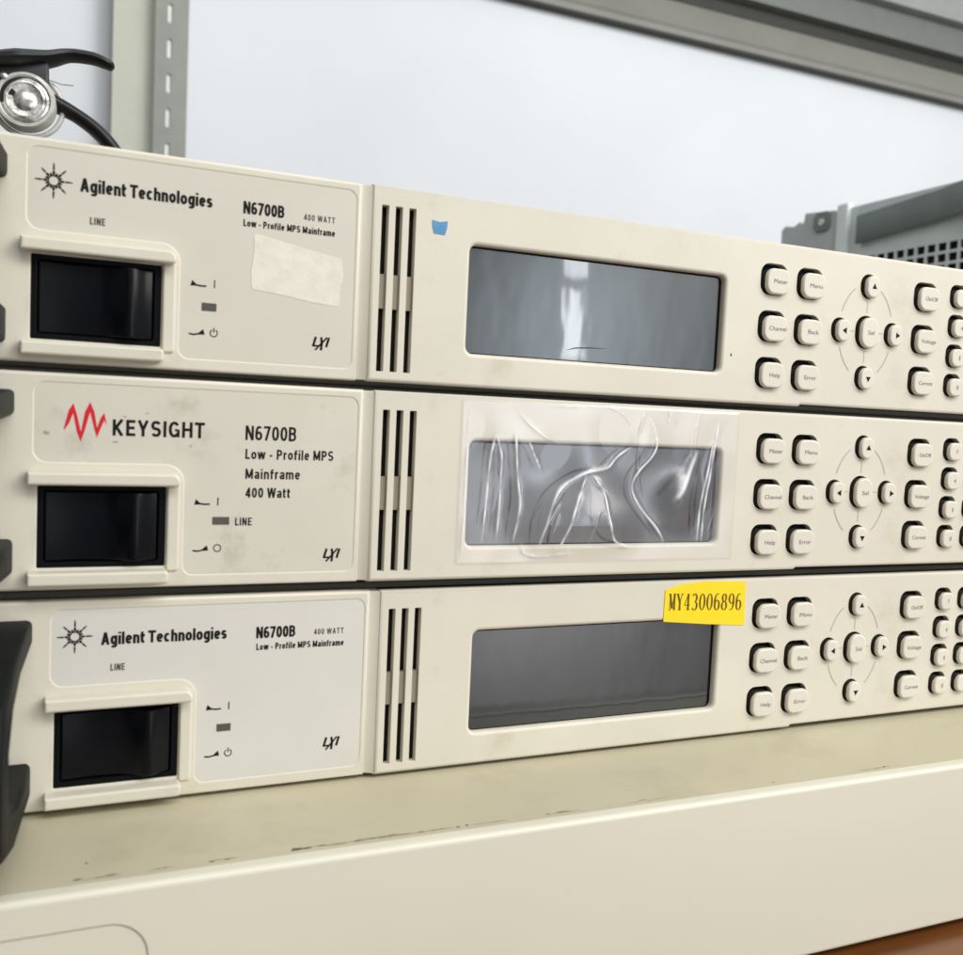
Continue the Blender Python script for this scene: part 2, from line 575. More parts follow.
def letter(ch, h):
    """strokes of one sans-serif letter, capital height 1, half stroke width h: (advance width, polylines)"""
    x = .73
    def E(cx, cz, rx, rz, a0, a1):
        out = []
        for i in range(23):
            a = math.radians(a0 + (a1 - a0) * i / 22)
            c, s_ = math.cos(a), math.sin(a)
            out.append((cx + rx * math.copysign(abs(c) ** .92, c), cz + rz * math.copysign(abs(s_) ** .92, s_)))
        return out
    def O(w, hh): return E(w / 2, hh / 2, w / 2 - h, hh / 2 - h, 0, 360)
    def ess(w, hh):
        r = (hh - 2 * h) / 4
        return [E(w / 2, hh - h - r, w / 2 - h, r, 25, 270) + E(w / 2, h + r, w / 2 - h, r, 90, -155)[1:]]
    def arch(x0, x1): return E((x0 + x1) / 2, x - .24, (x1 - x0) / 2, .24 - h, 180, 0) + [(x1, 0)]
    if ch == ' ': return .16, []
    if ch == '-': return .3, [[(.03, .36), (.27, .36)]]
    if ch == 'A': return .58, [[(h, 0), (.29, 1)], [(.58 - h, 0), (.29, 1)], [(.14, .3), (.44, .3)]]
    if ch == 'g': w = .47; return w, [O(w, x), [(w - h, x), (w - h, 0)] + E(w / 2, -.02, w / 2 - h, .24 - h, 0, -150)]
    if ch == 'i': return 2 * h, [[(h, 0), (h, x)], [(h, .86), (h, 1)]]
    if ch == 'l': return 2 * h, [[(h, 0), (h, 1)]]
    if ch == 'e': w = .47; return w, [[(h, x / 2)] + [(w - h, x / 2)], E(w / 2, x / 2, w / 2 - h, x / 2 - h, 0, 318)]
    if ch == 'n': w = .46; return w, [[(h, 0), (h, x)], arch(h, w - h)]
    if ch == 'h': w = .46; return w, [[(h, 0), (h, 1)], arch(h, w - h)]
    if ch == 'm': w = .72; return w, [[(h, 0), (h, x)], arch(h, w / 2), arch(w / 2, w - h)]
    if ch == 'r': w = .3; return w, [[(h, 0), (h, x)], E(.30, x - .26, .30 - h, .26 - h, 180, 92)]
    if ch == 't': w = .3; return w, [[(.12, .93)] + E(.12 + .15, .17, .15, .17 - h, 180, 270), [(0, x - h), (.3, x - h)]]
    if ch == 'f': w = .3; return w, [[(.12, 0)] + E(.12 + .15, .82, .15, .18 - h, 180, 90), [(0, x - h), (.3, x - h)]]
    if ch == 'T': w = .52; return w, [[(0, 1 - h), (w, 1 - h)], [(w / 2, 0), (w / 2, 1 - h)]]
    if ch == 'c': w = .45; return w, [E(w / 2, x / 2, w / 2 - h, x / 2 - h, 42, 318)]
    if ch == 'o': return .48, [O(.48, x)]
    if ch == 's': return .42, ess(.42, x)
    if ch == 'S': return .52, ess(.52, 1)
    if ch == 'a':
        w = .45
        return w, [[(w - h, 0)] + E(w / 2, x - .22, w / 2 - h, .22 - h, 0, 165), E(w / 2, .22, w / 2 - h, .22 - h, 0, 360)]
    if ch == 'w': w = .7; return w, [[(h * .7, x), (.19, 0)], [(.35, x), (.19, 0)], [(.35, x), (.51, 0)], [(w - h * .7, x), (.51, 0)]]
    if ch == 'W': w = .8; return w, [[(h * .7, 1), (.21, 0)], [(.4, 1), (.21, 0)], [(.4, 1), (.59, 0)], [(w - h * .7, 1), (.59, 0)]]
    if ch == 'K': w = .56; return w, [[(h, 0), (h, 1)], [(h, .36), (w - h, 1)], [(.2, .52), (w - h, 0)]]
    if ch == 'E': w = .46; return w, [[(h, 0), (h, 1)], [(h, h), (w, h)], [(h, .51), (w - .04, .51)], [(h, 1 - h), (w, 1 - h)]]
    if ch == 'L': w = .42; return w, [[(h, 0), (h, 1)], [(h, h), (w, h)]]
    if ch == 'I': return 2 * h, [[(h, 0), (h, 1)]]
    if ch == 'Y': w = .58; return w, [[(h, 1), (w / 2, .42)], [(w - h, 1), (w / 2, .42)], [(w / 2, .46), (w / 2, 0)]]
    if ch == 'G': w = .58; return w, [E(w / 2, .5, w / 2 - h, .5 - h, 38, 322), [(w * .56, .46), (w - h, .46), (w - h, .02)]]
    if ch == 'H': w = .56; return w, [[(h, 0), (h, 1)], [(w - h, 0), (w - h, 1)], [(h, .51), (w - h, .51)]]
    if ch == 'N': w = .56; return w, [[(h, 0), (h, 1)], [(w - h, 0), (w - h, 1)], [(h, 1), (w - h, 0)]]
    if ch == 'M': w = .68; return w, [[(h, 0), (h, 1)], [(w - h, 0), (w - h, 1)], [(h, 1), (w / 2, .1)], [(w - h, 1), (w / 2, .1)]]
    if ch == '6': w = .48; return w, [E(w / 2, .31, w / 2 - h, .31 - h, 0, 360), E(w / 2 + .02, .5, w / 2 + .02 - h, .5 - h, 205, 55)]
    if ch == '7': w = .46; return w, [[(0, 1 - h), (w, 1 - h)], [(w - h, 1 - h), (.15, 0)]]
    if ch == '0': return .48, [O(.48, 1)]
    if ch == '4': w = .5; return w, [[(.36, 0), (.36, 1)], [(.36, 1), (h, .26)], [(h * .6, .26), (w, .26)]]
    if ch in 'BP':
        w = .52; md = .53 if ch == 'B' else .45
        r = (1 - h - md) / 2
        st = [[(h, 0), (h, 1)], [(h, 1 - h)] + E(.26, 1 - h - r, w - h - .28, r, 90, -90) + [(h, md)]]
        if ch == 'B':
            r = (md - h) / 2
            st.append([(h, md)] + E(.26, h + r, w - h - .26, r, 90, -90) + [(h, h)])
        return w, st
    raise KeyError(ch)

def sans(mb, s, x0, z0, x1, cap, y, t, gap=.12):
    """a line of plain sans lettering between x0 and x1; t = stroke width in mm"""
    h = t / 2 / cap
    run, lay = 0.0, []
    for ch in s:
        wd, st = letter(ch, h)
        lay.append((run, st))
        run += wd + gap
    run -= gap
    k = (x1 - x0) / run
    i = 0
    for off, st in lay:
        for pl in st:
            i += 1
            ribbon(mb, [(x0 + (off + u) * k, z0 + v * cap) for u, v in pl], t, y - .0015 * (i % 5))
    return mb

def ribbon(mb, pts, wd, y):
    """flat printed stroke of changing width"""
    P = [Vector(q) for q in pts]
    if not hasattr(wd, '__len__'):
        wd = [wd] * len(P)
    V, Fc = [], []
    for i, q in enumerate(P):
        t = (P[min(i + 1, len(P) - 1)] - P[max(i - 1, 0)]).normalized()
        nn = Vector((-t.y, t.x)) * wd[i] / 2
        V += [(q.x + nn.x, y - EPS, q.y + nn.y), (q.x - nn.x, y - EPS, q.y - nn.y)]
    for i in range(len(P) - 1):
        Fc.append((2 * i, 2 * i + 1, 2 * i + 3, 2 * i + 2))
    mb.add(V, Fc)
    return mb

def poly(mb, pts, y):
    if area(pts) < 0:
        pts = pts[::-1]
    mb.add([(q[0], y - EPS, q[1]) for q in pts], [tuple(range(len(pts)))])
    return mb

def arc(cx, cz, rx, rz, a0, a1, n=20):
    return [(cx + rx * math.cos(math.radians(a0 + (a1 - a0) * i / n)), cz + rz * math.sin(math.radians(a0 + (a1 - a0) * i / n))) for i in range(n + 1)]

# ------------------------------------------------------------------ the setting: wall
mb = MB()
box(mb, -900, 2600, 650, 710, -134, 1400)
wall = tag(mb.build('wall', 'wall', loc=(0, 0, ZB)), kind='structure')

mb = MB()
box(mb, -600, 1000, -168, 648, -40, 0, 3)
table = tag(mb.build('wooden_table', 'wood'), 'reddish brown varnished wooden table under the whole stack of cream instruments', 'table')

# ------------------------------------------------------------------ the power supplies
YL = 0.8          # the label half stands a little behind the display half
KEYS = []
for cx in (106.85, 118.75):
    for cz in (32.6, 20.45, 8.35):
        KEYS.append(('k', cx, cz, 8.6, 8.0, 2.6))
for cz in (32.9, 21.0, 9.2):
    KEYS.append(('k', 160.75, cz, 8.6, 8.0, 2.6))
for cx in (173.7, 183.1, 192.5, 201.9):
    for cz in (34.2, 25.7, 17.2, 8.7):
        KEYS.append(('s', cx, cz, 6.6, 6.5, 2.3))
NAV = [('n', 139.4, 33.9, 5.6, 6.5, 2.75), ('n', 130.0, 21.4, 5.6, 6.5, 2.75), ('n', 149.0, 21.4, 5.6, 6.5, 2.75),
       ('n', 139.4, 8.9, 5.6, 6.5, 2.75), ('c', 139.35, 21.4, 7.2, 8.9, 3.5)]
LEGEND = {(106.85, 32.6): 'Meter', (118.75, 32.6): 'Menu', (106.85, 20.45): 'Channel', (118.75, 20.45): 'Back',
          (106.85, 8.35): 'Help', (118.75, 8.35): 'Error', (160.75, 32.9): 'On/Off', (160.75, 21.0): 'Voltage', (160.75, 9.2): 'Current'}
PAD = ['7', '4', '1', '0', '8', '5', '2', '.', '9', '6', '3', '-', 'E', '', '', '']

def display_panel(parent):
    holes = []
    for x in (0.0, 3.11, 6.23):
        holes.append((rect(x - .08, 2.3, x + 1.48, 38.1), .15, .1))
    holes.append((rect(21.0, 7.6, 91.5, 32.0), 1.6, 0.9))
    for (_, cx, cz, kw, kh, r) in KEYS + NAV:
        holes.append((rect(cx - kw / 2, cz - kh / 2, cx + kw / 2, cz + kh / 2), r, .18))
    mb = MB()
    out = [(-2.2, 0), (118, 0), (118.6, .55), (348, .55), (348, 42.3), (-2.2, 42.3)]
    plate(mb, (out, [0, 0, 0, .8, .8, 0]), holes, 0.0, 1.9, 0.8, n=6)
    # slanted shoulder down to the label half
    n = [(-2.2 + .8, 0, .8), (-2.2 + .8, 0, 41.5), (-4.3, 1.5, .6), (-4.3, 1.5, 41.7), (-4.3, 4, .6), (-4.3, 4, 41.7)]
    return mb.build('front_panel', 'cream', parent, 35)

def shoulder(parent):
    mb = MB()
    prism(mb, [(-1.9, .35), (-3.9, 1.3), (-4.4, 1.3), (-4.4, 5), (-1.9, 5)], 'z', .25, 42.1, .25)
    return mb.build('panel_step', 'cream', parent, 30)

def supply(name, label, loc, rz, kind):
    t = tag(empty(name, loc, rz), label, 'power supply', 'low cream power supplies stacked in a column')
    display_panel(t)
    shoulder(t)
    # dark interior right behind the openings, case behind it
    mb = MB(); box(mb, -4, 346, 1.95, 4.6, .6, 41.6); box(mb, -83, -4.05, 3.45, 4.6, .6, 41.6); mb.build('inner_frame', 'dark', t, 0)
    mb = MB(); box(mb, -84.5, 347.5, 7.0, 585, -.92, 43.15, .6); mb.build('case', 'case', t)
    mb = MB(); box(mb, -84, 347, 4.7, 6.9, .4, 41.8); mb.build('gasket', 'gasket', t, 0)
    # label half
    lab = [(-69.0, 25.3), (-41.1, 25.3), (-41.1, 2.7), (-5.7, 2.7), (-5.7, 40.2), (-69.0, 40.2)]
    lr = [2.2, 4.0, 1.8, 1.8, 1.8, 1.8]
    sw = rect(-68.45, 4.4, -44.85, 20.5)
    mb = MB()
    plate(mb, (rect(-85, 0, -4.3, 42.3), [.8, 0, 0, .8]), [(lab, lr, .5), (sw, .3, .2)], YL, 2.6, 0.7)
    mb.build('label_panel', 'cream', t, 35)
    mb = MB()
    plate(mb, ([(-69.4, 24.9), (-41.5, 24.9), (-41.5, 2.3), (-5.3, 2.3), (-5.3, 40.6), (-69.4, 40.6)], [2.0, 3.8, 1.6, 1.6, 1.6, 1.6]), [], YL + .12, .2, 0)
    pm = {'a': 'plate', 'k': 'plate_dirty', 'b': 'plate_cool'}[kind]
    lp = mb.build('label_plate', pm, t, 35)
    YP = YL + .12
    # switch guard: a lip over and a lip under the rocker, joined by the frame to its right
    mb = MB()
    plate(mb, (rect(-70.2, 20.75, -42.3, 23.3), [.3, .8, 1.6, .3]), [], YL - 3.0, 3.2, .55)
    g = mb.build('upper_guard', 'cream', t, 35)
    mb = MB()
    plate(mb, (rect(-70.0, 1.3, -44.3, 3.9), [.3, .8, .8, .3]), [], YL - 3.4, 3.6, .55)
    mb.build('lower_guard', 'cream', t, 35)
    mb = MB()
    plate(mb, (rect(-44.7, 3.3, -42.1, 21.4), [.8, .8, .8, .8]), [], YL - .55, .8, .5)
    mb.build('side_guard', 'cream', t, 35)
    # the rocker
    s = MB()
    prof = [(-67.1, 3.6), (-67.1, 1.5)]
    for k in range(33):
        u = k / 32
        prof.append((-66.8 + 20.2 * u, 1.35 + .55 * math.sin(math.pi * min(u / .6, 1)) - 2.3 * math.exp(-((u - .80) / .13) ** 2)))
    prof += [(-46.4, 1.5), (-46.4, 3.6)]
    prism(s, prof, 'z', 5.7, 19.3, .3)
    ps = s.build('power_switch', 'black', t, 30)
    fr_ = MB()
    plate(fr_, (rect(-68.55, 4.3, -44.75, 20.6), .3), [(rect(-67.3, 5.5, -46.2, 19.5), .6, .2)], YL + .35, 2.2, .1)
    fr_.build('switch_frame', 'black_rim', ps, 30)
    # marks beside the switch
    mk = MB()
    zz = {'a': (17.15, 13.1, 7.4), 'k': (16.9, 13.55, 7.3), 'b': (17.9, 13.9, 7.8)}[kind]
    xo = .1
    poly(mk, [(-39.4 + xo, zz[0]), (-37.9 + xo, zz[0] + .1), (-39.1 + xo, zz[0] + 1.15)], YP)
    ribbon(mk, [(-38.2 + xo, zz[0] + .22), (-37.3 + xo, zz[0] + .1), (-36.3 + xo, zz[0] + .16)], .32, YP)
    ribbon(mk, [(-34.7 + xo, zz[0] - .1), (-34.7 + xo, zz[0] + 1.5)], .22, YP)
    poly(mk, [(-38.0 + xo, zz[2] + .05), (-36.4 + xo, zz[2] + .1), (-36.7 + xo, zz[2] + 1.2)], YP)
    ribbon(mk, [(-39.5 + xo, zz[2] + .15), (-38.6 + xo, zz[2]), (-37.6 + xo, zz[2] + .2)], .32, YP)
    if kind == 'k':
        ribbon(mk, arc(-34.6 + xo, zz[2] + .6, .72, .72, 0, 360, 28), .2, YP)
    else:
        ribbon(mk, arc(-34.6 + xo, zz[2] + .55, .72, .72, 120, 420, 26), .2, YP)
        ribbon(mk, [(-34.6 + xo, zz[2] + .65), (-34.6 + xo, zz[2] + 1.65)], .2, YP)
    mk.build('switch_marks', 'ink', t, 0)
    iw = MB()
    ix = (-37.0, -34.1) if kind != 'k' else (-35.6, -32.2)
    plate(iw, (rect(ix[0], zz[1] - .75, ix[1], zz[1] + .85), .1), [], YP - .12, .3, .05)
    iw.build('indicator_window', 'lamp_window', t)
    # LXI mark
    lx = MB()
    ax, az = {'a': (-14.0, 6.75), 'k': (-12.0, 5.4), 'b': (-13.8, 7.55)}[kind]
    H = 2.05; sk = .28
    q = lambda u, v: (ax + u + sk * v, az + v)
    ribbon(lx, [q(.05, H), q(.05, 0), ], .5, YP)
    ribbon(lx, [q(-.1, .15), q(1.15, .15)], .36, YP)
    ribbon(lx, [q(1.2, H), q(1.75, .7), q(2.0, -.75)], .5, YP)
    ribbon(lx, [q(2.45, H), q(1.6, .6), q(.75, -.75)], .36, YP)
    ribbon(lx, [q(2.9, H), q(2.9, 0)], .5, YP)
    lx.build('lettering', 'ink', t, 0)
    # maker's emblem and lettering
    em, br, mo = MB(), MB(), MB()
    if kind in 'ab':
        cx, cz = (-64.7, 34.4) if kind == 'a' else (-64.9, 35.0)
        for k in range(8):
            a = math.pi / 4 * k + (0.0)
            u = lambda r, s, a=a: (cx + r * math.cos(a) - s * math.sin(a), cz + r * math.sin(a) + s * math.cos(a))
            poly(em, [u(1.15, .26), u(1.9, .16), u(1.9, -.16), u(1.15, -.26)], YP)
            poly(em, [u(2.05, .19), u(3.0 if k % 2 else 3.3, .09), u(3.0 if k % 2 else 3.3, -.09), u(2.05, -.19)], YP)
            a += math.pi / 8
            poly(em, [u(.95, .16, a), u(1.5, .18, a), u(1.5, -.18, a), u(.95, -.16, a)], YP)
        ribbon(em, arc(cx, cz, .95, .95, 0, 360, 30), .26, YP)
        em.build('emblem', 'ink', t, 0)
        sans(br, 'Agilent Technologies', -60.1, 33.05, -35.4, 2.55, YP, .52, .03)
        br.build('brand_lettering', 'ink', t, 0)
        sans(mo, 'N6700B', -29.3, 32.75, -20.9, 2.5, YP, .48, .05)
        mo.build('model_lettering', 'ink', t, 0)
        sans(MB(), 'LINE', -58.2, 27.0 if kind == 'a' else 27.7, -55.5, 1.4, YP, .24, .16).build('switch_lettering', 'ink_soft', t, 0)
        sans(MB(), '400 WATT', -16.8, 32.95, -10.1, 1.25, YP, .19, .16).build('wattage_lettering', 'ink_soft', t, 0)
        sans(MB(), 'Low - Profile MPS Mainframe', -29.2, 30.2, -10.0, 1.4, YP, .27, .09).build('description_lettering', 'ink', t, 0)
    else:
        pts = [(-63.9, 31.6), (-63.1, 33.9), (-62.3, 35.6), (-61.6, 32.6), (-60.9, 30.1), (-60.2, 33.2), (-59.3, 36.0), (-58.5, 33.4), (-58.0, 31.0), (-57.3, 33.0), (-56.7, 34.2), (-56.3, 32.7)]
        hw = [.3, 1.35, .95, 1.6, .95, 1.8, .95, 1.6, .95, 1.05, .7, .15]
        up = [(x, z + h) for (x, z), h in zip(pts, hw)]
        dn = [(x, z - h) for (x, z), h in zip(pts, hw)]
        for i in range(len(pts) - 1):
            poly(em, [up[i], up[i + 1], dn[i + 1], dn[i]], YP)
        em.build('emblem', 'red', t, 0)
        sans(br, 'KEYSIGHT', -55.2, 30.55, -37.6, 3.2, YP, .57, .09)
        br.build('brand_lettering', 'ink', t, 0)
        sans(mo, 'N6700B', -29.4, 30.5, -18.8, 3.0, YP, .47, .10)
        mo.build('model_lettering', 'ink', t, 0)
        ds_ = MB()
        sans(ds_, 'Low - Profile MPS', -29.3, 26.55, -10.6, 2.1, YP, .36, .11)
        sans(ds_, 'Mainframe', -29.2, 22.4, -17.7, 2.1, YP, .36, .11)
        ds_.build('description_lettering', 'ink', t, 0)
        sans(MB(), '400 Watt', -29.1, 18.45, -19.7, 2.1, YP, .36, .11).build('wattage_lettering', 'ink', t, 0)
        sans(MB(), 'LINE', -31.0, 12.6, -27.6, 1.65, YP, .27, .16).build('switch_lettering', 'ink', t, 0)
    # vents
    for x in (0.0, 3.11, 6.23):
        v = MB()
        box(v, x - .05, x + 1.45, .6, 1.9, 16.0, 23.4)
        v.build('vent_bridge', 'bridge', t)
    # the display
    sc = MB()
    plate(sc, (rect(20.9, 7.5, 91.6, 32.1), 1.4), [], 1.86, .08, 0)
    ds = sc.build('display', 'dark', t)
    gl = MB()
    plate(gl, (rect(21.5, 7.9, 90.6, 31.5), .4), [], 1.80, .05, 0)
    gl.build('display_glass', 'lcd', ds)
    # keys, sitting low and to the right in their openings
    pi = 0
    for (kd, cx, cz, kw, kh, r) in KEYS + NAV:
        b = MB()
        x0, x1 = cx - kw / 2 + .95, cx + kw / 2 + .02
        z0, z1 = cz - kh / 2 + .02, cz + kh / 2 - 1.3
        if kd in 'nc':
            z1 = cz + kh / 2 - .5
        yf = -1.5
        rr_ = min(max(r - .2, .9), (x1 - x0) / 2 - .08, (z1 - z0) / 2 - .08)
        plate(b, (rect(x0, z0, x1, z1), rr_), [], yf, 1.05, .55, n=6, back=True, seg=5)
        ko = b.build('key', 'key', t, 50)
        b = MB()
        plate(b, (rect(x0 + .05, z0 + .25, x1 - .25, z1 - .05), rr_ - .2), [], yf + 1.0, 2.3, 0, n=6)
        b.build('key_shade_stem', 'stem_shade', ko, 50)  # dark base paints the shade around each key
        lg = MB()
        mx_, mz = (x0 + x1) / 2 + (.5 if kd == 'k' else .2), (z0 + z1) / 2
        if kd == 'k':
            s_ = LEGEND[(cx, cz)]
            wd = {'Channel': 5.6, 'Voltage': 5.6, 'Current': 5.3, 'On/Off': 4.6, 'Meter': 4.4, 'Menu': 4.2, 'Error': 4.0, 'Back': 3.6, 'Help': 3.4}[s_]
            text(lg, s_, mx_ - wd / 2, mz - .5, mx_ + wd / 2, 1.15, yf)
        elif kd == 's':
            s_ = PAD[pi] if pi < len(PAD) else ''
            pi += 1
            if s_:
                hw_ = {'1': .18, '.': .14, '-': .3}.get(s_, .4)
                text(lg, s_, mx_ - hw_, mz - .6, mx_ + hw_, 1.3, yf)
        elif kd == 'c':
            text(lg, 'Sel', mx_ - 1.1, mz - .5, mx_ + 1.1, 1.2, yf)
        else:
            dx, dz = (1 if cx > 140 else -1 if cx < 138 else 0), (1 if cz > 30 else -1 if cz < 12 else 0)
            e, h = .95, .85
            if dx:
                poly(lg, [(mx_ + dx * e, mz), (mx_ - dx * .5, mz + h), (mx_ - dx * .5, mz - h)], yf)
            else:
                poly(lg, [(mx_, mz + dz * e), (mx_ + h, mz - dz * .5), (mx_ - h, mz - dz * .5)], yf)
        if lg.v:
            lg.build('key_legend', 'ink' if kd == 'n' else 'key_ink', ko, 0)
    ar = MB()
    for a0, a1 in ((22, 62), (118, 158), (202, 238), (302, 338)):
        ribbon(ar, arc(139.4, 21.6, 9.6, 12.9, a0, a1, 14), .32, 0)
    for (x0, z0, x1, z1) in ((139.4, 26.6, 139.4, 29.8), (139.4, 13.0, 139.4, 16.2), (133.4, 21.4, 135.2, 21.4), (143.6, 21.4, 145.6, 21.4)):
        ribbon(ar, [(x0, z0), (x1, z1)], .28, 0)
    ar.build('cursor_ring', 'arc_ink', t, 0)
    # carrying handle at the left end
    h = MB()
    outer = [(YL, 38.7), (-26, 38.2), (-40, 34), (-45, 27), (-45, 15), (-40, 9), (-26, 5.0), (YL, 3.2)]
    inner = [(YL, 10.2), (-20, 10.8), (-30, 13.5), (-35, 18), (-35, 25), (-30, 30), (-20, 33), (YL, 33.8)]
    prism(h, outer + inner, 'x', -83.5, -72.5, 1.1, shear=lambda c: (c.x + .055 * c.y, c.y, c.z))
    h.build('handle', 'handle', t, 35)
    return t

U1 = supply('power_supply', 'topmost cream power supply with blue tape scrap beside its clear bluish display', (0, 0, ZB), 0.0, 'a')
U2 = supply('power_supply', 'middle cream power supply with red zigzag emblem and wrinkled clear film over its display', (1.73, -.83, ZB - 44.14), .00346, 'k')
U3 = supply('power_supply', 'lowest cream power supply of the three, with a yellow number sticker above its dark display', (5.31, .54, ZB - 88.79), .00647, 'b')

# -- top unit: scrap of blue tape, pale tape residue, pen scratch on the glass
mb = MB()
plate(mb, ([(11.5, 36.3), (13.2, 36.0), (15.2, 36.4), (15.0, 34.6), (14.6, 33.3), (12.0, 33.4), (11.6, 34.8)], .1), [], -.12, .12, .03)
tag(mb.build('tape_scrap', 'blue', U1), 'small torn scrap of blue tape')
rp = [(-27.0, 28.9), (-22, 28.1), (-16, 26.9), (-8.4, 25.6), (-8.0, 22), (-8.7, 18.5), (-8.5, 15.5), (-14, 15.9), (-20, 16.8), (-27.2, 17.6), (-27.4, 21), (-26.9, 25)]
mb = MB()
plate(mb, (rp, .5), [], YL + .05, .07, .04)
tag(mb.build('tape_residue', 'residue', U1), 'pale patch left by a peeled label')
mb = MB()
ribbon(mb, [(47.5, 10.2), (50, 10.9), (54, 11.2), (58.5, 11.3)], [.08, .28, .22, .05], 1.80)
mb.build('display_scratch', 'ink', U1, 0)
mb = MB()
ribbon(mb, [(94.4, 12.6), (94.6, 11.9)], [.2, .5], 0)
mb.build('ink_speck', 'ink', U1, 0)

# -- middle unit: protective film, stretched and wrinkled
def film(parent):
    CR = {'a': ([(27.0, 33.9), (26.0, 28.5), (25.6, 18.5), (24.7, 8.0)], .55), 'b': ([(27.2, 33.9), (28.9, 28.6), (29.0, 19.3), (28.3, 8.0)], .5),
          'c': ([(32.0, 34.8), (32.9, 26.3), (34.0, 17.7), (32.6, 7.9)], .6), 'd': ([(35.6, 32.6), (37.5, 28.8), (39.5, 25.3)], .3),
          'e': ([(38.9, 5.1), (40.6, 13.8), (43.3, 21.0), (50.7, 25.5), (57.2, 26.0), (59.8, 29.3), (63.9, 31.9)], .7), 'f': ([(44.2, 5.8), (47.2, 15.4), (51.2, 24.7)], .6),
          'g': ([(52.6, 25.1), (56.1, 21.1), (57.5, 12.9), (59.7, 8.4), (65.6, 6.7)], .7), 'h': ([(40.8, 40.7), (48.9, 41.0), (57.2, 41.4), (61.5, 39.6), (63.6, 37.2)], .35),
          'i': ([(68.7, 39.5), (71.5, 34.6), (70.4, 29.6), (65.8, 25.8), (64.2, 21.2), (67.4, 16.3), (73.7, 10.4), (75.4, 7.0)], .75),
          'j': ([(83.8, 31.6), (80.7, 24.8), (78.4, 21.4), (76.1, 18.8)], .9), 'k': ([(89.9, 40.4), (88.6, 30.1), (86.8, 18.9), (86.6, 7.7)], .6),
          'k2': ([(88.9, 36.9), (87.5, 28.3), (85.3, 18.0), (85.3, 7.7)], .6), 'l': ([(74.5, 41.4), (74.8, 39.7), (74.3, 37.9)], .5),
          'm': ([(34.7, 8.1), (35.9, 5.5), (40.2, 5.0), (44.6, 5.6), (48.7, 6.1)], .45), 'edge': ([(20.4, 40), (20.2, 30), (20.0, 15), (19.8, 5)], .3)}
    x0, x1, z0, z1 = 18.2, 96.5, 3.2, 41.6
    nx, nz = 420, 210
    X, Z = np.meshgrid(np.linspace(x0, x1, nx), np.linspace(z0, z1, nz))
    hgt = np.zeros_like(X); cre = np.zeros_like(X)
    for nme, (pl, amp) in CR.items():
        pl = np.array(pl)
        # smooth the polyline
        tt = np.arange(len(pl)); ts = np.linspace(0, len(pl) - 1, 160)
        fine = np.stack([np.interp(ts, tt, pl[:, 0]), np.interp(ts, tt, pl[:, 1])], 1)
        ker = np.ones(25) / 25
        pad = np.concatenate([np.repeat(fine[:1], 12, 0), fine, np.repeat(fine[-1:], 12, 0)])
        fine = np.stack([np.convolve(pad[:, 0], ker, 'valid'), np.convolve(pad[:, 1], ker, 'valid')], 1)
        d2 = np.full(X.shape, 1e9); par = np.zeros_like(X)
        for i in range(len(fine)):
            d = (X - fine[i, 0]) ** 2 + (Z - fine[i, 1]) ** 2
            k = d < d2
            d2[k] = d[k]; par[k] = i / (len(fine) - 1)
        d = np.sqrt(d2)
        jit = .62 + .38 * np.sin(par * 23 + len(nme) * 3 + amp * 40) * np.sin(par * 9.1 + amp * 17) if nme != 'j' else 1.0 + 0 * par
        fade = np.clip(np.minimum(par, 1 - par) * 6 + .2, 0, 1) * jit
        wid = .42 if nme != 'j' else 1.0
        hgt += .62 * amp * fade * np.exp(-(d / (wid * 1.3)) ** 1.2)
        cre = np.maximum(cre, fade * (.95 if nme != 'j' else .5) * np.clip(amp + .3, 0, 1) * np.exp(-(d / (wid * .62)) ** 2))  # strength of the pale highlight painted along each fold
    rn = np.random.RandomState(5)                            # fine secondary creases between the big ones
    for _ in range(9):
        bx_, bz_ = rn.uniform(22, 92), rn.uniform(7, 39)
        a_, ln_, am_ = rn.normal(1.45, .45), rn.uniform(2, 8), rn.uniform(.12, .32)
        u_ = (X - bx_) * np.cos(a_) + (Z - bz_) * np.sin(a_)
        v_ = -(X - bx_) * np.sin(a_) + (Z - bz_) * np.cos(a_) + .02 * u_ ** 2
        hgt += am_ * np.exp(-np.abs(v_ / .35) ** 1.2) * np.exp(-(u_ / ln_) ** 4)
        cre = np.maximum(cre, 1.0 * am_ * np.exp(-(v_ / .16) ** 2) * np.exp(-(u_ / ln_) ** 4))
    hgt += 4.6 * np.exp(-((X - 50) / 12) ** 2 - ((Z - 12) / 9) ** 2) + 2.6 * np.exp(-((X - 79) / 5) ** 2 - ((Z - 19) / 6) ** 2)
    hgt += .12 * np.sin(X * .45 + .5 * np.sin(Z * .3)) * np.sin(Z * .11 + 1)
    hgt += .25 * np.sin(X * .33 + Z * .12) + .2 * np.sin(X * .17 - Z * .35 + 1.0)
    cre = np.clip(cre * 1.35, 0, .95)
    edge = np.minimum(np.minimum(X - x0, x1 - X), np.minimum(Z - z0, z1 - Z))
    k = np.clip((edge - .5) / 9.0, 0, 1) ** .8
    y = -.08 - .12 * np.clip(edge / .6, 0, 1) - k * np.maximum(hgt * .8, -.1)
    V = np.stack([X, y, Z], -1).reshape(-1, 3)
    idx = np.arange(nx * nz).reshape(nz, nx)
    Fc = np.stack([idx[:-1, :-1], idx[:-1, 1:], idx[1:, 1:], idx[1:, :-1]], -1).reshape(-1, 4)
    o = link_mesh('protective_film', [tuple(v) for v in V.tolist()], [tuple(f) for f in Fc.tolist()], 'film', parent, 180)
    at = o.data.attributes.new('crease_glint', 'FLOAT', 'POINT')
    at.data.foreach_set('value', cre.reshape(-1).astype(np.float32))
    return o
tag(film(U2), 'wrinkled clear protective film')

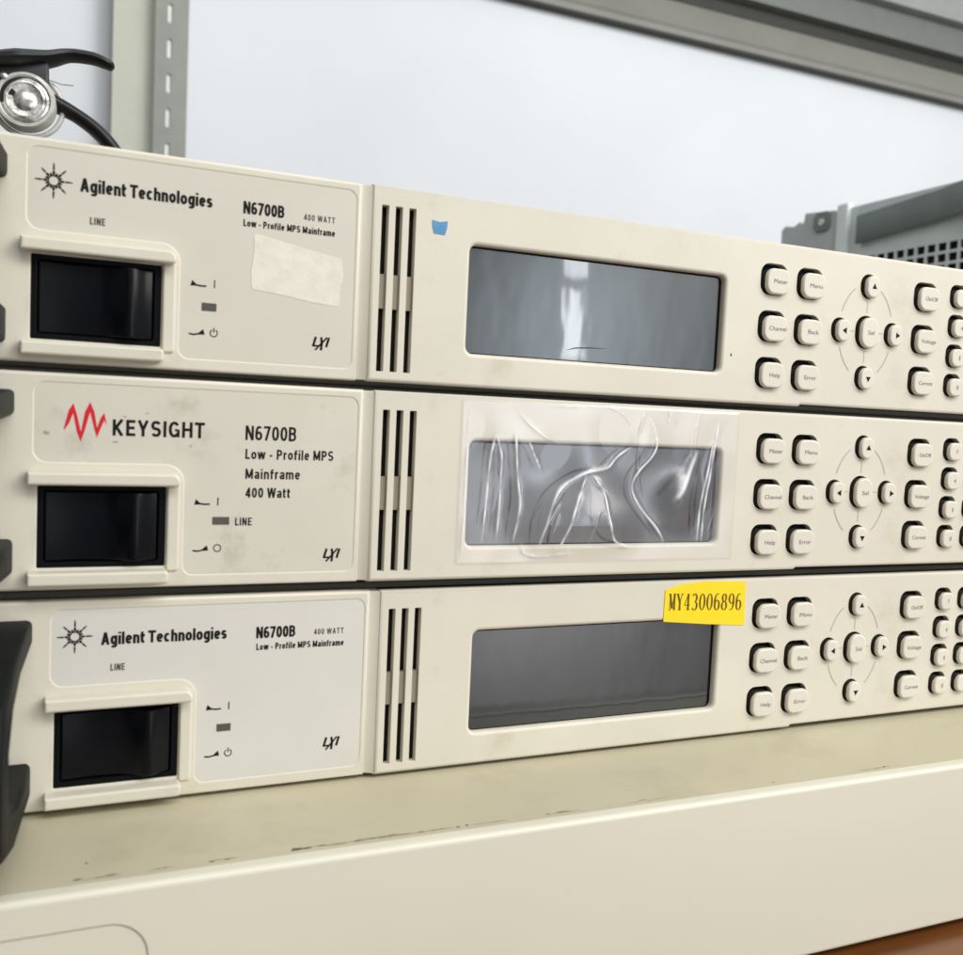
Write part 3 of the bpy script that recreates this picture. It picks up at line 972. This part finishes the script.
def blob(mb, cx, cz, rx, rz, y, seed, rot=0.0, plane='front'):
    rnd = random.Random(seed)
    n = 14
    pts = []
    for k in range(n):
        a = 2 * math.pi * k / n
        r = rnd.uniform(.6, 1.15)
        u, v = rx * r * math.cos(a), rz * r * math.sin(a)
        pts.append((cx + u * math.cos(rot) - v * math.sin(rot), cz + u * math.sin(rot) + v * math.cos(rot)))
    if plane == 'front':
        poly(mb, pts, y)
    else:
        if area(pts) < 0: pts = pts[::-1]
        mb.add([(q[0], q[1], y + EPS) for q in pts], [tuple(range(n))])

# -- lowest unit: yellow sticker with its number in thin serif figures
mb = MB()
sp = [(74.0, 40.0), (79.5, 41.5), (86, 42.0), (99.6, 41.6), (99.9, 29.7), (88, 30.5), (73.9, 31.8)]
plate(mb, (sp, [.2, .3, .3, .3, .3, .3, .3]), [], -.16, .14, .05)
st = tag(mb.build('number_sticker', 'yellow', U3), 'yellow paper sticker with a printed number')
def serif(mb, ch, x, z, wd, h, y):
    T, N = .56, .21
    def Q(u, v): return (x + u * wd, z + v * h)
    def line(a, b, t): ribbon(mb, [Q(*a), Q(*b)], t, y)
    def bow(cu, cv, ru, rv, a0, a1):
        pts, ws = [], []
        for i in range(25):
            a = math.radians(a0 + (a1 - a0) * i / 24)
            pts.append(Q(cu + ru * math.cos(a), cv + rv * math.sin(a)))
            ws.append(N + (T - N) * abs(math.cos(a)) ** 1.5)
        ribbon(mb, pts, ws, y)
    if ch == 'M':
        line((.16, 0), (.16, 1), N); line((.84, 0), (.84, 1), T); line((.14, 1), (.5, .1), T); line((.5, .1), (.84, 1), N)
        for u in (.16, .84): line((u - .14, .02), (u + .14, .02), N)
        line((.0, .98), (.2, .98), N); line((.8, .98), (1, .98), N)
    elif ch == 'Y':
        line((.12, 1), (.5, .48), T); line((.88, 1), (.5, .48), N); line((.5, .5), (.5, 0), T)
        line((.3, .02), (.7, .02), N); line((0, .98), (.3, .98), N); line((.7, .98), (1, .98), N)
    elif ch == '4':
        line((.64, 0), (.64, 1), T); line((.64, 1), (.06, .3), N); line((.04, .3), (.95, .3), N); line((.42, .02), (.86, .02), N)
    elif ch == '3':
        bow(.46, .75, .32, .24, 150, -90); bow(.46, .26, .37, .26, 90, -150)
    elif ch == '0':
        bow(.5, .5, .38, .49, 0, 360)
    elif ch == '6':
        bow(.5, .3, .36, .3, 0, 360); bow(.58, .46, .44, .54, 180, 70)
    elif ch == '9':
        bow(.5, .7, .36, .3, 0, 360); bow(.42, .54, .44, .54, 0, -110)
    elif ch == '8':
        bow(.5, .75, .30, .24, 0, 360); bow(.5, .26, .37, .26, 0, 360)
sl = MB()
xs = 75.2
for i, ch in enumerate('MY43006896'):
    u = i / 9
    serif(sl, ch, 75.3 + i * 2.36, 34.75 - .75 * u, 1.95, 4.3, -.16)
sl.build('sticker_lettering', 'yellow_ink', st, 0)

# -- smudges on the middle unit's label plate
sm = MB()
for i, (x, z, rx, rz) in enumerate([(-67.0, 30.7, .7, .4), (-54.6, 29.3, .6, .22), (-52.9, 34.4, .35, .2), (-48.8, 35.2, .5, .2), (-40.2, 28.9, .35, .3)]):
    blob(sm, x, z, rx, rz, YL + .12, i + 10)
M['smudge'] = mat('smudge', (0.40, 0.365, 0.28, 1), 0.6, 0.3, var=.2, vscale=500)
tag(sm.build('smudge_marks', 'smudge', U2, 0), 'grey finger smudges')

# ------------------------------------------------------------------ the instrument under the stack
t = tag(empty('instrument_case', (0, 0, ZB)), 'wide cream instrument under the three stacked power supplies, its olive top edge scuffed', 'instrument')
T0, B0, YF = -89.75, -131.6, -33.0
mb = MB()
prism(mb, [(YF + 3.2, T0 - .35), (YF + 3.2, B0 + 1), (555, B0 + 1), (555, T0), (YF + 4.4, T0)], 'x', -128, 306, .4)
mb.build('top_cover', 'top', t)
mb = MB()
plate(mb, (rect(-130, B0, 308, T0 + .1), [2, 2, 2, 2]), [(rect(-128, -128.5, -47.2, -96.2), 6.5, .45)], YF, 3.2, 1.1, back=False, seg=5)
mb.build('front_panel', 'front', t, 40)
mb = MB()
plate(mb, (rect(-128.6, -129.1, -46.6, -95.6), 7.0), [], YF + .32, .4, 0)
mb.build('label_plate', 'front', t, 40)
mb = MB()
box(mb, -126, 304, YF + 3.3, YF + 5, B0 + 2, T0 - 1.5); mb.build('inner_frame', 'dark', t, 0)
for x in (-110, 285):
    for y in (-12, 520):
        mb = MB(); lathe(mb, [(0.5, 0), (6, .05), (6.5, 1.8), (6.5, 3.4)], (x, y, -ZB + .0), 24, (0, 0, 1)); mb.build('foot', 'dark', t)
sc = MB()
rnd = random.Random(7)
marks = [(-20.4, 1.3, .62, .1), (-18.4, 1.2, .3, .1), (-15.5, 1.2, .16, 0), (-8.5, 1.2, .14, 0), (-5.5, .7, .13, .02), (-2, .8, .12, 0), (4.4, .9, .12, 0), (9, .6, .12, 0), (12.5, .5, .25, 0), (14.5, .4, .35, 0),
         (-36, .6, .22, .1), (-33.2, .5, .2, 0), (-44, .5, .16, .1), (-53, 1.2, .12, .1), (-58.5, .8, .25, 0), (33, .7, .12, 0), (36.5, 1.6, .14, 0), (-57, .3, .25, 0), (93, .5, .14, 0), (128, .4, .3, 0), (57, 1.2, .1, 0)]
for i, (x, rx, ry, ro) in enumerate(marks):
    yy = YF + 4.9 + rnd.uniform(0, .5)
    if i == 17: yy = -22
    if i == 14: yy = YF + 5.2
    blob(sc, x, yy, rx, ry, T0, 40 + i, ro, 'top')
sc.build('scuff_marks', 'scuff', t, 0)
def streak(xa, xb, yc, wmax, seed, z):
    """an irregular worn band along the front edge of the top"""
    gr = MB()
    rd = random.Random(seed)
    n = int((xb - xa) * 2.2) + 3
    lo, hi = [], []
    for i in range(n + 1):
        x = xa + (xb - xa) * i / n
        e = min(1, 4 * min(i, n - i) / n + .05)
        q1 = noise.noise(Vector((x * .45, seed, 0))); q2 = noise.noise(Vector((x * 1.4, seed + 9, 0)))
        wd = wmax * e * max(.12, .5 + .8 * q1 + .5 * q2)
        yy = yc + .35 * noise.noise(Vector((x * .2, seed + 3, 0)))
        lo.append((x, yy - wd * .35, z)); hi.append((x, yy + wd * .65, z))
    m_ = n + 1
    gr.add(lo + hi, [(i, i + 1, m_ + i + 1, m_ + i) for i in range(n)])
    gr.build('grime_mark', 'grime', t, 0)
for q_, (xa, xb, yo, wm) in enumerate([(-20.5, 13, 5.0, .95), (-9, 2, 5.3, .7), (15, 24, 4.9, .4), (-58, -51, 4.9, .5), (-47, -42, 5.0, .35), (33, 41, 4.9, .4), (52, 64, 4.9, .3), (118, 131, 4.9, .35), (-36.5, -31, 5.2, .5)]):
    streak(xa, xb, YF + yo, wm, 3 + q_ * 5, T0 + .03 + .002 * q_)

# ------------------------------------------------------------------ rack behind
t = tag(empty('rack_upright', (0, 0, 0)), 'slotted grey and cream steel upright standing against the white wall', 'rack post')
zt, zb = 1350, 0
YR = 612
holes = []
z = 21.0
while z < 1320:
    holes.append((rect(0.6, z, 4.2, z + 14.8), 1.7, .2))
    z += 27.1
mb = MB()
plate(mb, (rect(-9.5, zb, 16.6, zt), .8), holes, YR, 1.8, .4, n=4)
mb.build('slotted_face', 'post_metal', t, 35)
mb = MB()
prism(mb, [(-39.3, 626), (-11.0, 622), (-9.7, 612.3), (-9.7, 615), (-9.9, 648), (-39.3, 648)], 'z', zb, zt)
mb.build('side_flange', 'post_cream', t, 30)
mb = MB()
box(mb, -2.5, 7.0, YR + 1.9, YR + 2.6, zb, zt); mb.build('slot_backing', 'slot_light', t, 0)
mb = MB()
box(mb, -9.3, -6.8, YR - 1.4, YR, zb, zt, .4); mb.build('fold_rib', 'post_metal', t)

t = tag(empty('wall_shelf', (0, 0, ZB)), 'long grey steel shelf beam running across the top of the white wall', 'shelf')
def rail(name, pts, material, b=.5):
    mb = MB()
    prism(mb, pts, 'x', 60, 2200, b)
    return mb.build(name, material, t, 25)
rail('lower_beam', [(640, 391), (640, 397), (638.5, 400), (647, 427.5), (649.5, 427.5), (649.5, 391)], 'beam', .4)
rail('lower_lip', [(638.6, 388.6), (638.6, 390.8), (649.5, 390.8), (649.5, 388.6)], 'beam_dark', .2)
rail('groove', [(646, 427.7), (646, 441.5), (649.5, 441.5), (649.5, 427.7)], 'beam_dark', .2)
rail('shelf_edge', [(634, 441.7), (634, 473), (649.5, 473), (649.5, 441.7)], 'shelf_edge', .8)
rail('shelf_board', [(622, 473.2), (622, 560), (649.5, 560), (649.5, 473.2)], 'shelf_light', .8)

# ------------------------------------------------------------------ grey instrument to the right
t = tag(empty('bench_instrument', (440, 0, 0)), 'grey instrument with side strap handle and square vent mesh, right of the stack', 'instrument')
XE = 0.0
z = lambda v: v + ZB
holes = []
yy = 300.5
while yy > -40:
    for k in range(11):
        zc = 113.2 - k * 7.0
        holes.append((rect(yy - 3.25, z(zc) - 2.6, yy + 3.25, z(zc) + 2.6), .8, .0))
    yy -= 8.3
# side sheet: built facing -Y in (y, z), then turned to face -X
mb = MB()
side = rect(-60, z(-120), 329, z(152.5))
plate(mb, (side, [2, 2, 2, 2]), holes, 0, 1.2, .6, n=3)
mb.v = [(v[1], v[0], v[2]) for v in mb.v]
mb.f = [f[::-1] for f in mb.f]
so = mb.build('side_sheet', 'equip', t, 30)
mb = MB(); box(mb, 1.25, 2.4, -55, 325, z(-115), z(148)); mb.build('inner_frame', 'dark', t, 0)
mb = MB(); box(mb, 2.6, 330, -62, 330, z(-120), z(152.3), 1.5); mb.build('case_body', 'equip', t)
mb = MB(); box(mb, -3.5, 3, 322, 333, z(-120), z(155.5), 1.6); mb.build('corner_post', 'equip', t)
mb = MB(); prism(mb, [(333.3, z(60)), (333.3, z(151)), (336, z(152.5)), (350, z(154)), (366, z(155.5)), (367.5, z(147)), (372, z(150)), (378, z(147.5)), (387, z(149.5)), (391, z(147)), (391, z(60))], 'x', -2.5, 4, .8)
bk = mb.build('rear_bracket', 'bracket', t)
mb = MB(); prism(mb, [(341, z(139)), (339, z(142)), (339, z(151)), (342, z(153)), (352, z(153.3)), (355, z(150)), (355, z(142)), (352, z(139))], 'x', -4.2, -2.4, .5)
mb.build('screw_boss', 'equip_dark', bk)
mb = MB(); lathe(mb, [(2.6, 0), (2.4, .8), (.9, .9), (.8, .2)], (-4.2, 346, z(145.5)), 20, (-1, 0, 0)); mb.build('screw', 'steel', bk)
# recess plate and the strap handle over it
mb = MB(); prism(mb, [(313, z(142)), (309, z(122.8)), (285, z(126.3)), (255, z(130)), (228, z(131)), (150, z(129)), (60, z(126)), (60, z(151.8)), (313, z(151.8))], 'x', -1.6, 0.4, .4)
mb.build('handle_recess', 'equip_mid', t)
sv, sf = [], []
N = 40
for i in range(N + 1):
    y_ = 312 - (312 - 40) * i / N
    bow_ = 14 * math.sin(math.pi * min(max((i / N - .25) / .75, 0), 1)) ** 1.2
    zt_ = 144.5 + 6.0 * min(i / N * 3, 1)
    zb_ = 124.5 + 8 * min(i / N * 2.2, 1)
    for (dx, zz_) in ((-1.9, zb_ + .6), (-3.6, zb_), (-4.4, zb_ + 1), (-4.4, zt_ - 1), (-3.6, zt_), (-1.9, zt_ - .6)):
        sv.append((dx - bow_, y_, z(zz_)))
for i in range(N):
    for k in range(6):
        k2 = (k + 1) % 6
        sf.append((i * 6 + k, (i + 1) * 6 + k, (i + 1) * 6 + k2, i * 6 + k2))
sf.append(tuple(range(6))); sf.append(tuple(range(N * 6 + 5, N * 6 - 1, -1)))
link_mesh('strap_handle', sv, sf, 'equip_dark', t, 40)
for (x, y) in ((30, -40), (30, 300), (300, -40), (300, 300)):
    mb = MB(); lathe(mb, [(.5, 0), (10, .1), (11, 3), (9, 15)], (x, y, 0), 24, (0, 0, 1)); mb.build('foot', 'dark', t)

# ------------------------------------------------------------------ clamp lying on the topmost unit
t = tag(empty('spring_clamp', (0, 120, ZB)), 'black handled spring clamp with round silver pivot disc, on top of the stack', 'clamp')
mb = MB()
tube(mb, [(-84, 0, 90.6), (-78, 0, 92.2), (-70, 0, 94.0), (-64, 0, 96.2), (-58, 0, 96.6), (-54.5, 0, 96.0), (-52, 0, 95.2), (-51.2, 0, 94.9)], [2.6, 2.8, 2.2, 1.7, 1.6, 1.5, 1.2, .3], 14, 2.6)
prism(mb, [(-84, 91), (-69.5, 93), (-69.3, 84), (-72, 80), (-84, 78)], 'y', -3.0, 3.0, .8)
mb.build('upper_lever', 'clamp', t, 50)
mb = MB()
tube(mb, [(-73, 2, 84), (-67.5, 2, 81.8), (-62, 2, 79.5), (-57, 2, 76.5), (-53, 2, 73), (-49, 2, 68), (-45, 2, 60), (-42.5, 2, 52), (-41.5, 2, 44.4)], [2.4, 2.3, 2.0, 2.1, 2.2, 2.1, 2.0, 1.9, 1.7], 14, 2.2)
mb.build('lower_lever', 'clamp', t, 50)
mb = MB()
prism(mb, [(-80, 84), (-84, 91), (-100, 78), (-108, 60), (-106, 44.2), (-103, 43.6), (-102, 58), (-95, 70), (-84, 76)], 'y', -2.5, 3.5, .8)
mb.build('jaw', 'clamp', t, 50)
mb = MB()
ctr = (-75.6, -3.0, 80.2)
ax = (-.10, -1, .05)
lathe(mb, [(8.3, -4), (8.3, .4), (7.9, 1.1), (7.1, 1.2), (6.8, .7), (6.6, .2), (6.6, -1)], ctr, 48, ax)
pd = mb.build('pivot_disc', 'clear', t, 35)
mb = MB()
lathe(mb, [(6.55, .3), (5.9, .5), (5.6, .9), (5.0, 1.0), (4.6, .5), (3.2, .35), (2.9, .6), (2.0, 1.0), (1.0, 1.25), (.1, 1.3)], ctr, 48, ax)
mb.build('disc_face', 'mottled', pd, 35)
mb = MB()
tube(mb, [(-75 + 9.5 * math.cos(a) , .5, 80 + 9.3 * math.sin(a)) for a in [math.pi * 2 * i / 40 for i in range(41)]], .8, 8)
mb.build('coil_ring', 'clear', t, 60)
mb = MB(); lathe(mb, [(1.0, 0), (1.0, .5), (.5, .9), (.05, 1)], (-81.3, -3.0, 86.2), 20); mb.build('rivet', 'steel', t)
mb = MB(); tube(mb, [(-70, -1, 88.0), (-66, -1, 87.2), (-62.5, -1, 87.4)], .22, 8); mb.build('spring_tail', 'steel', t)
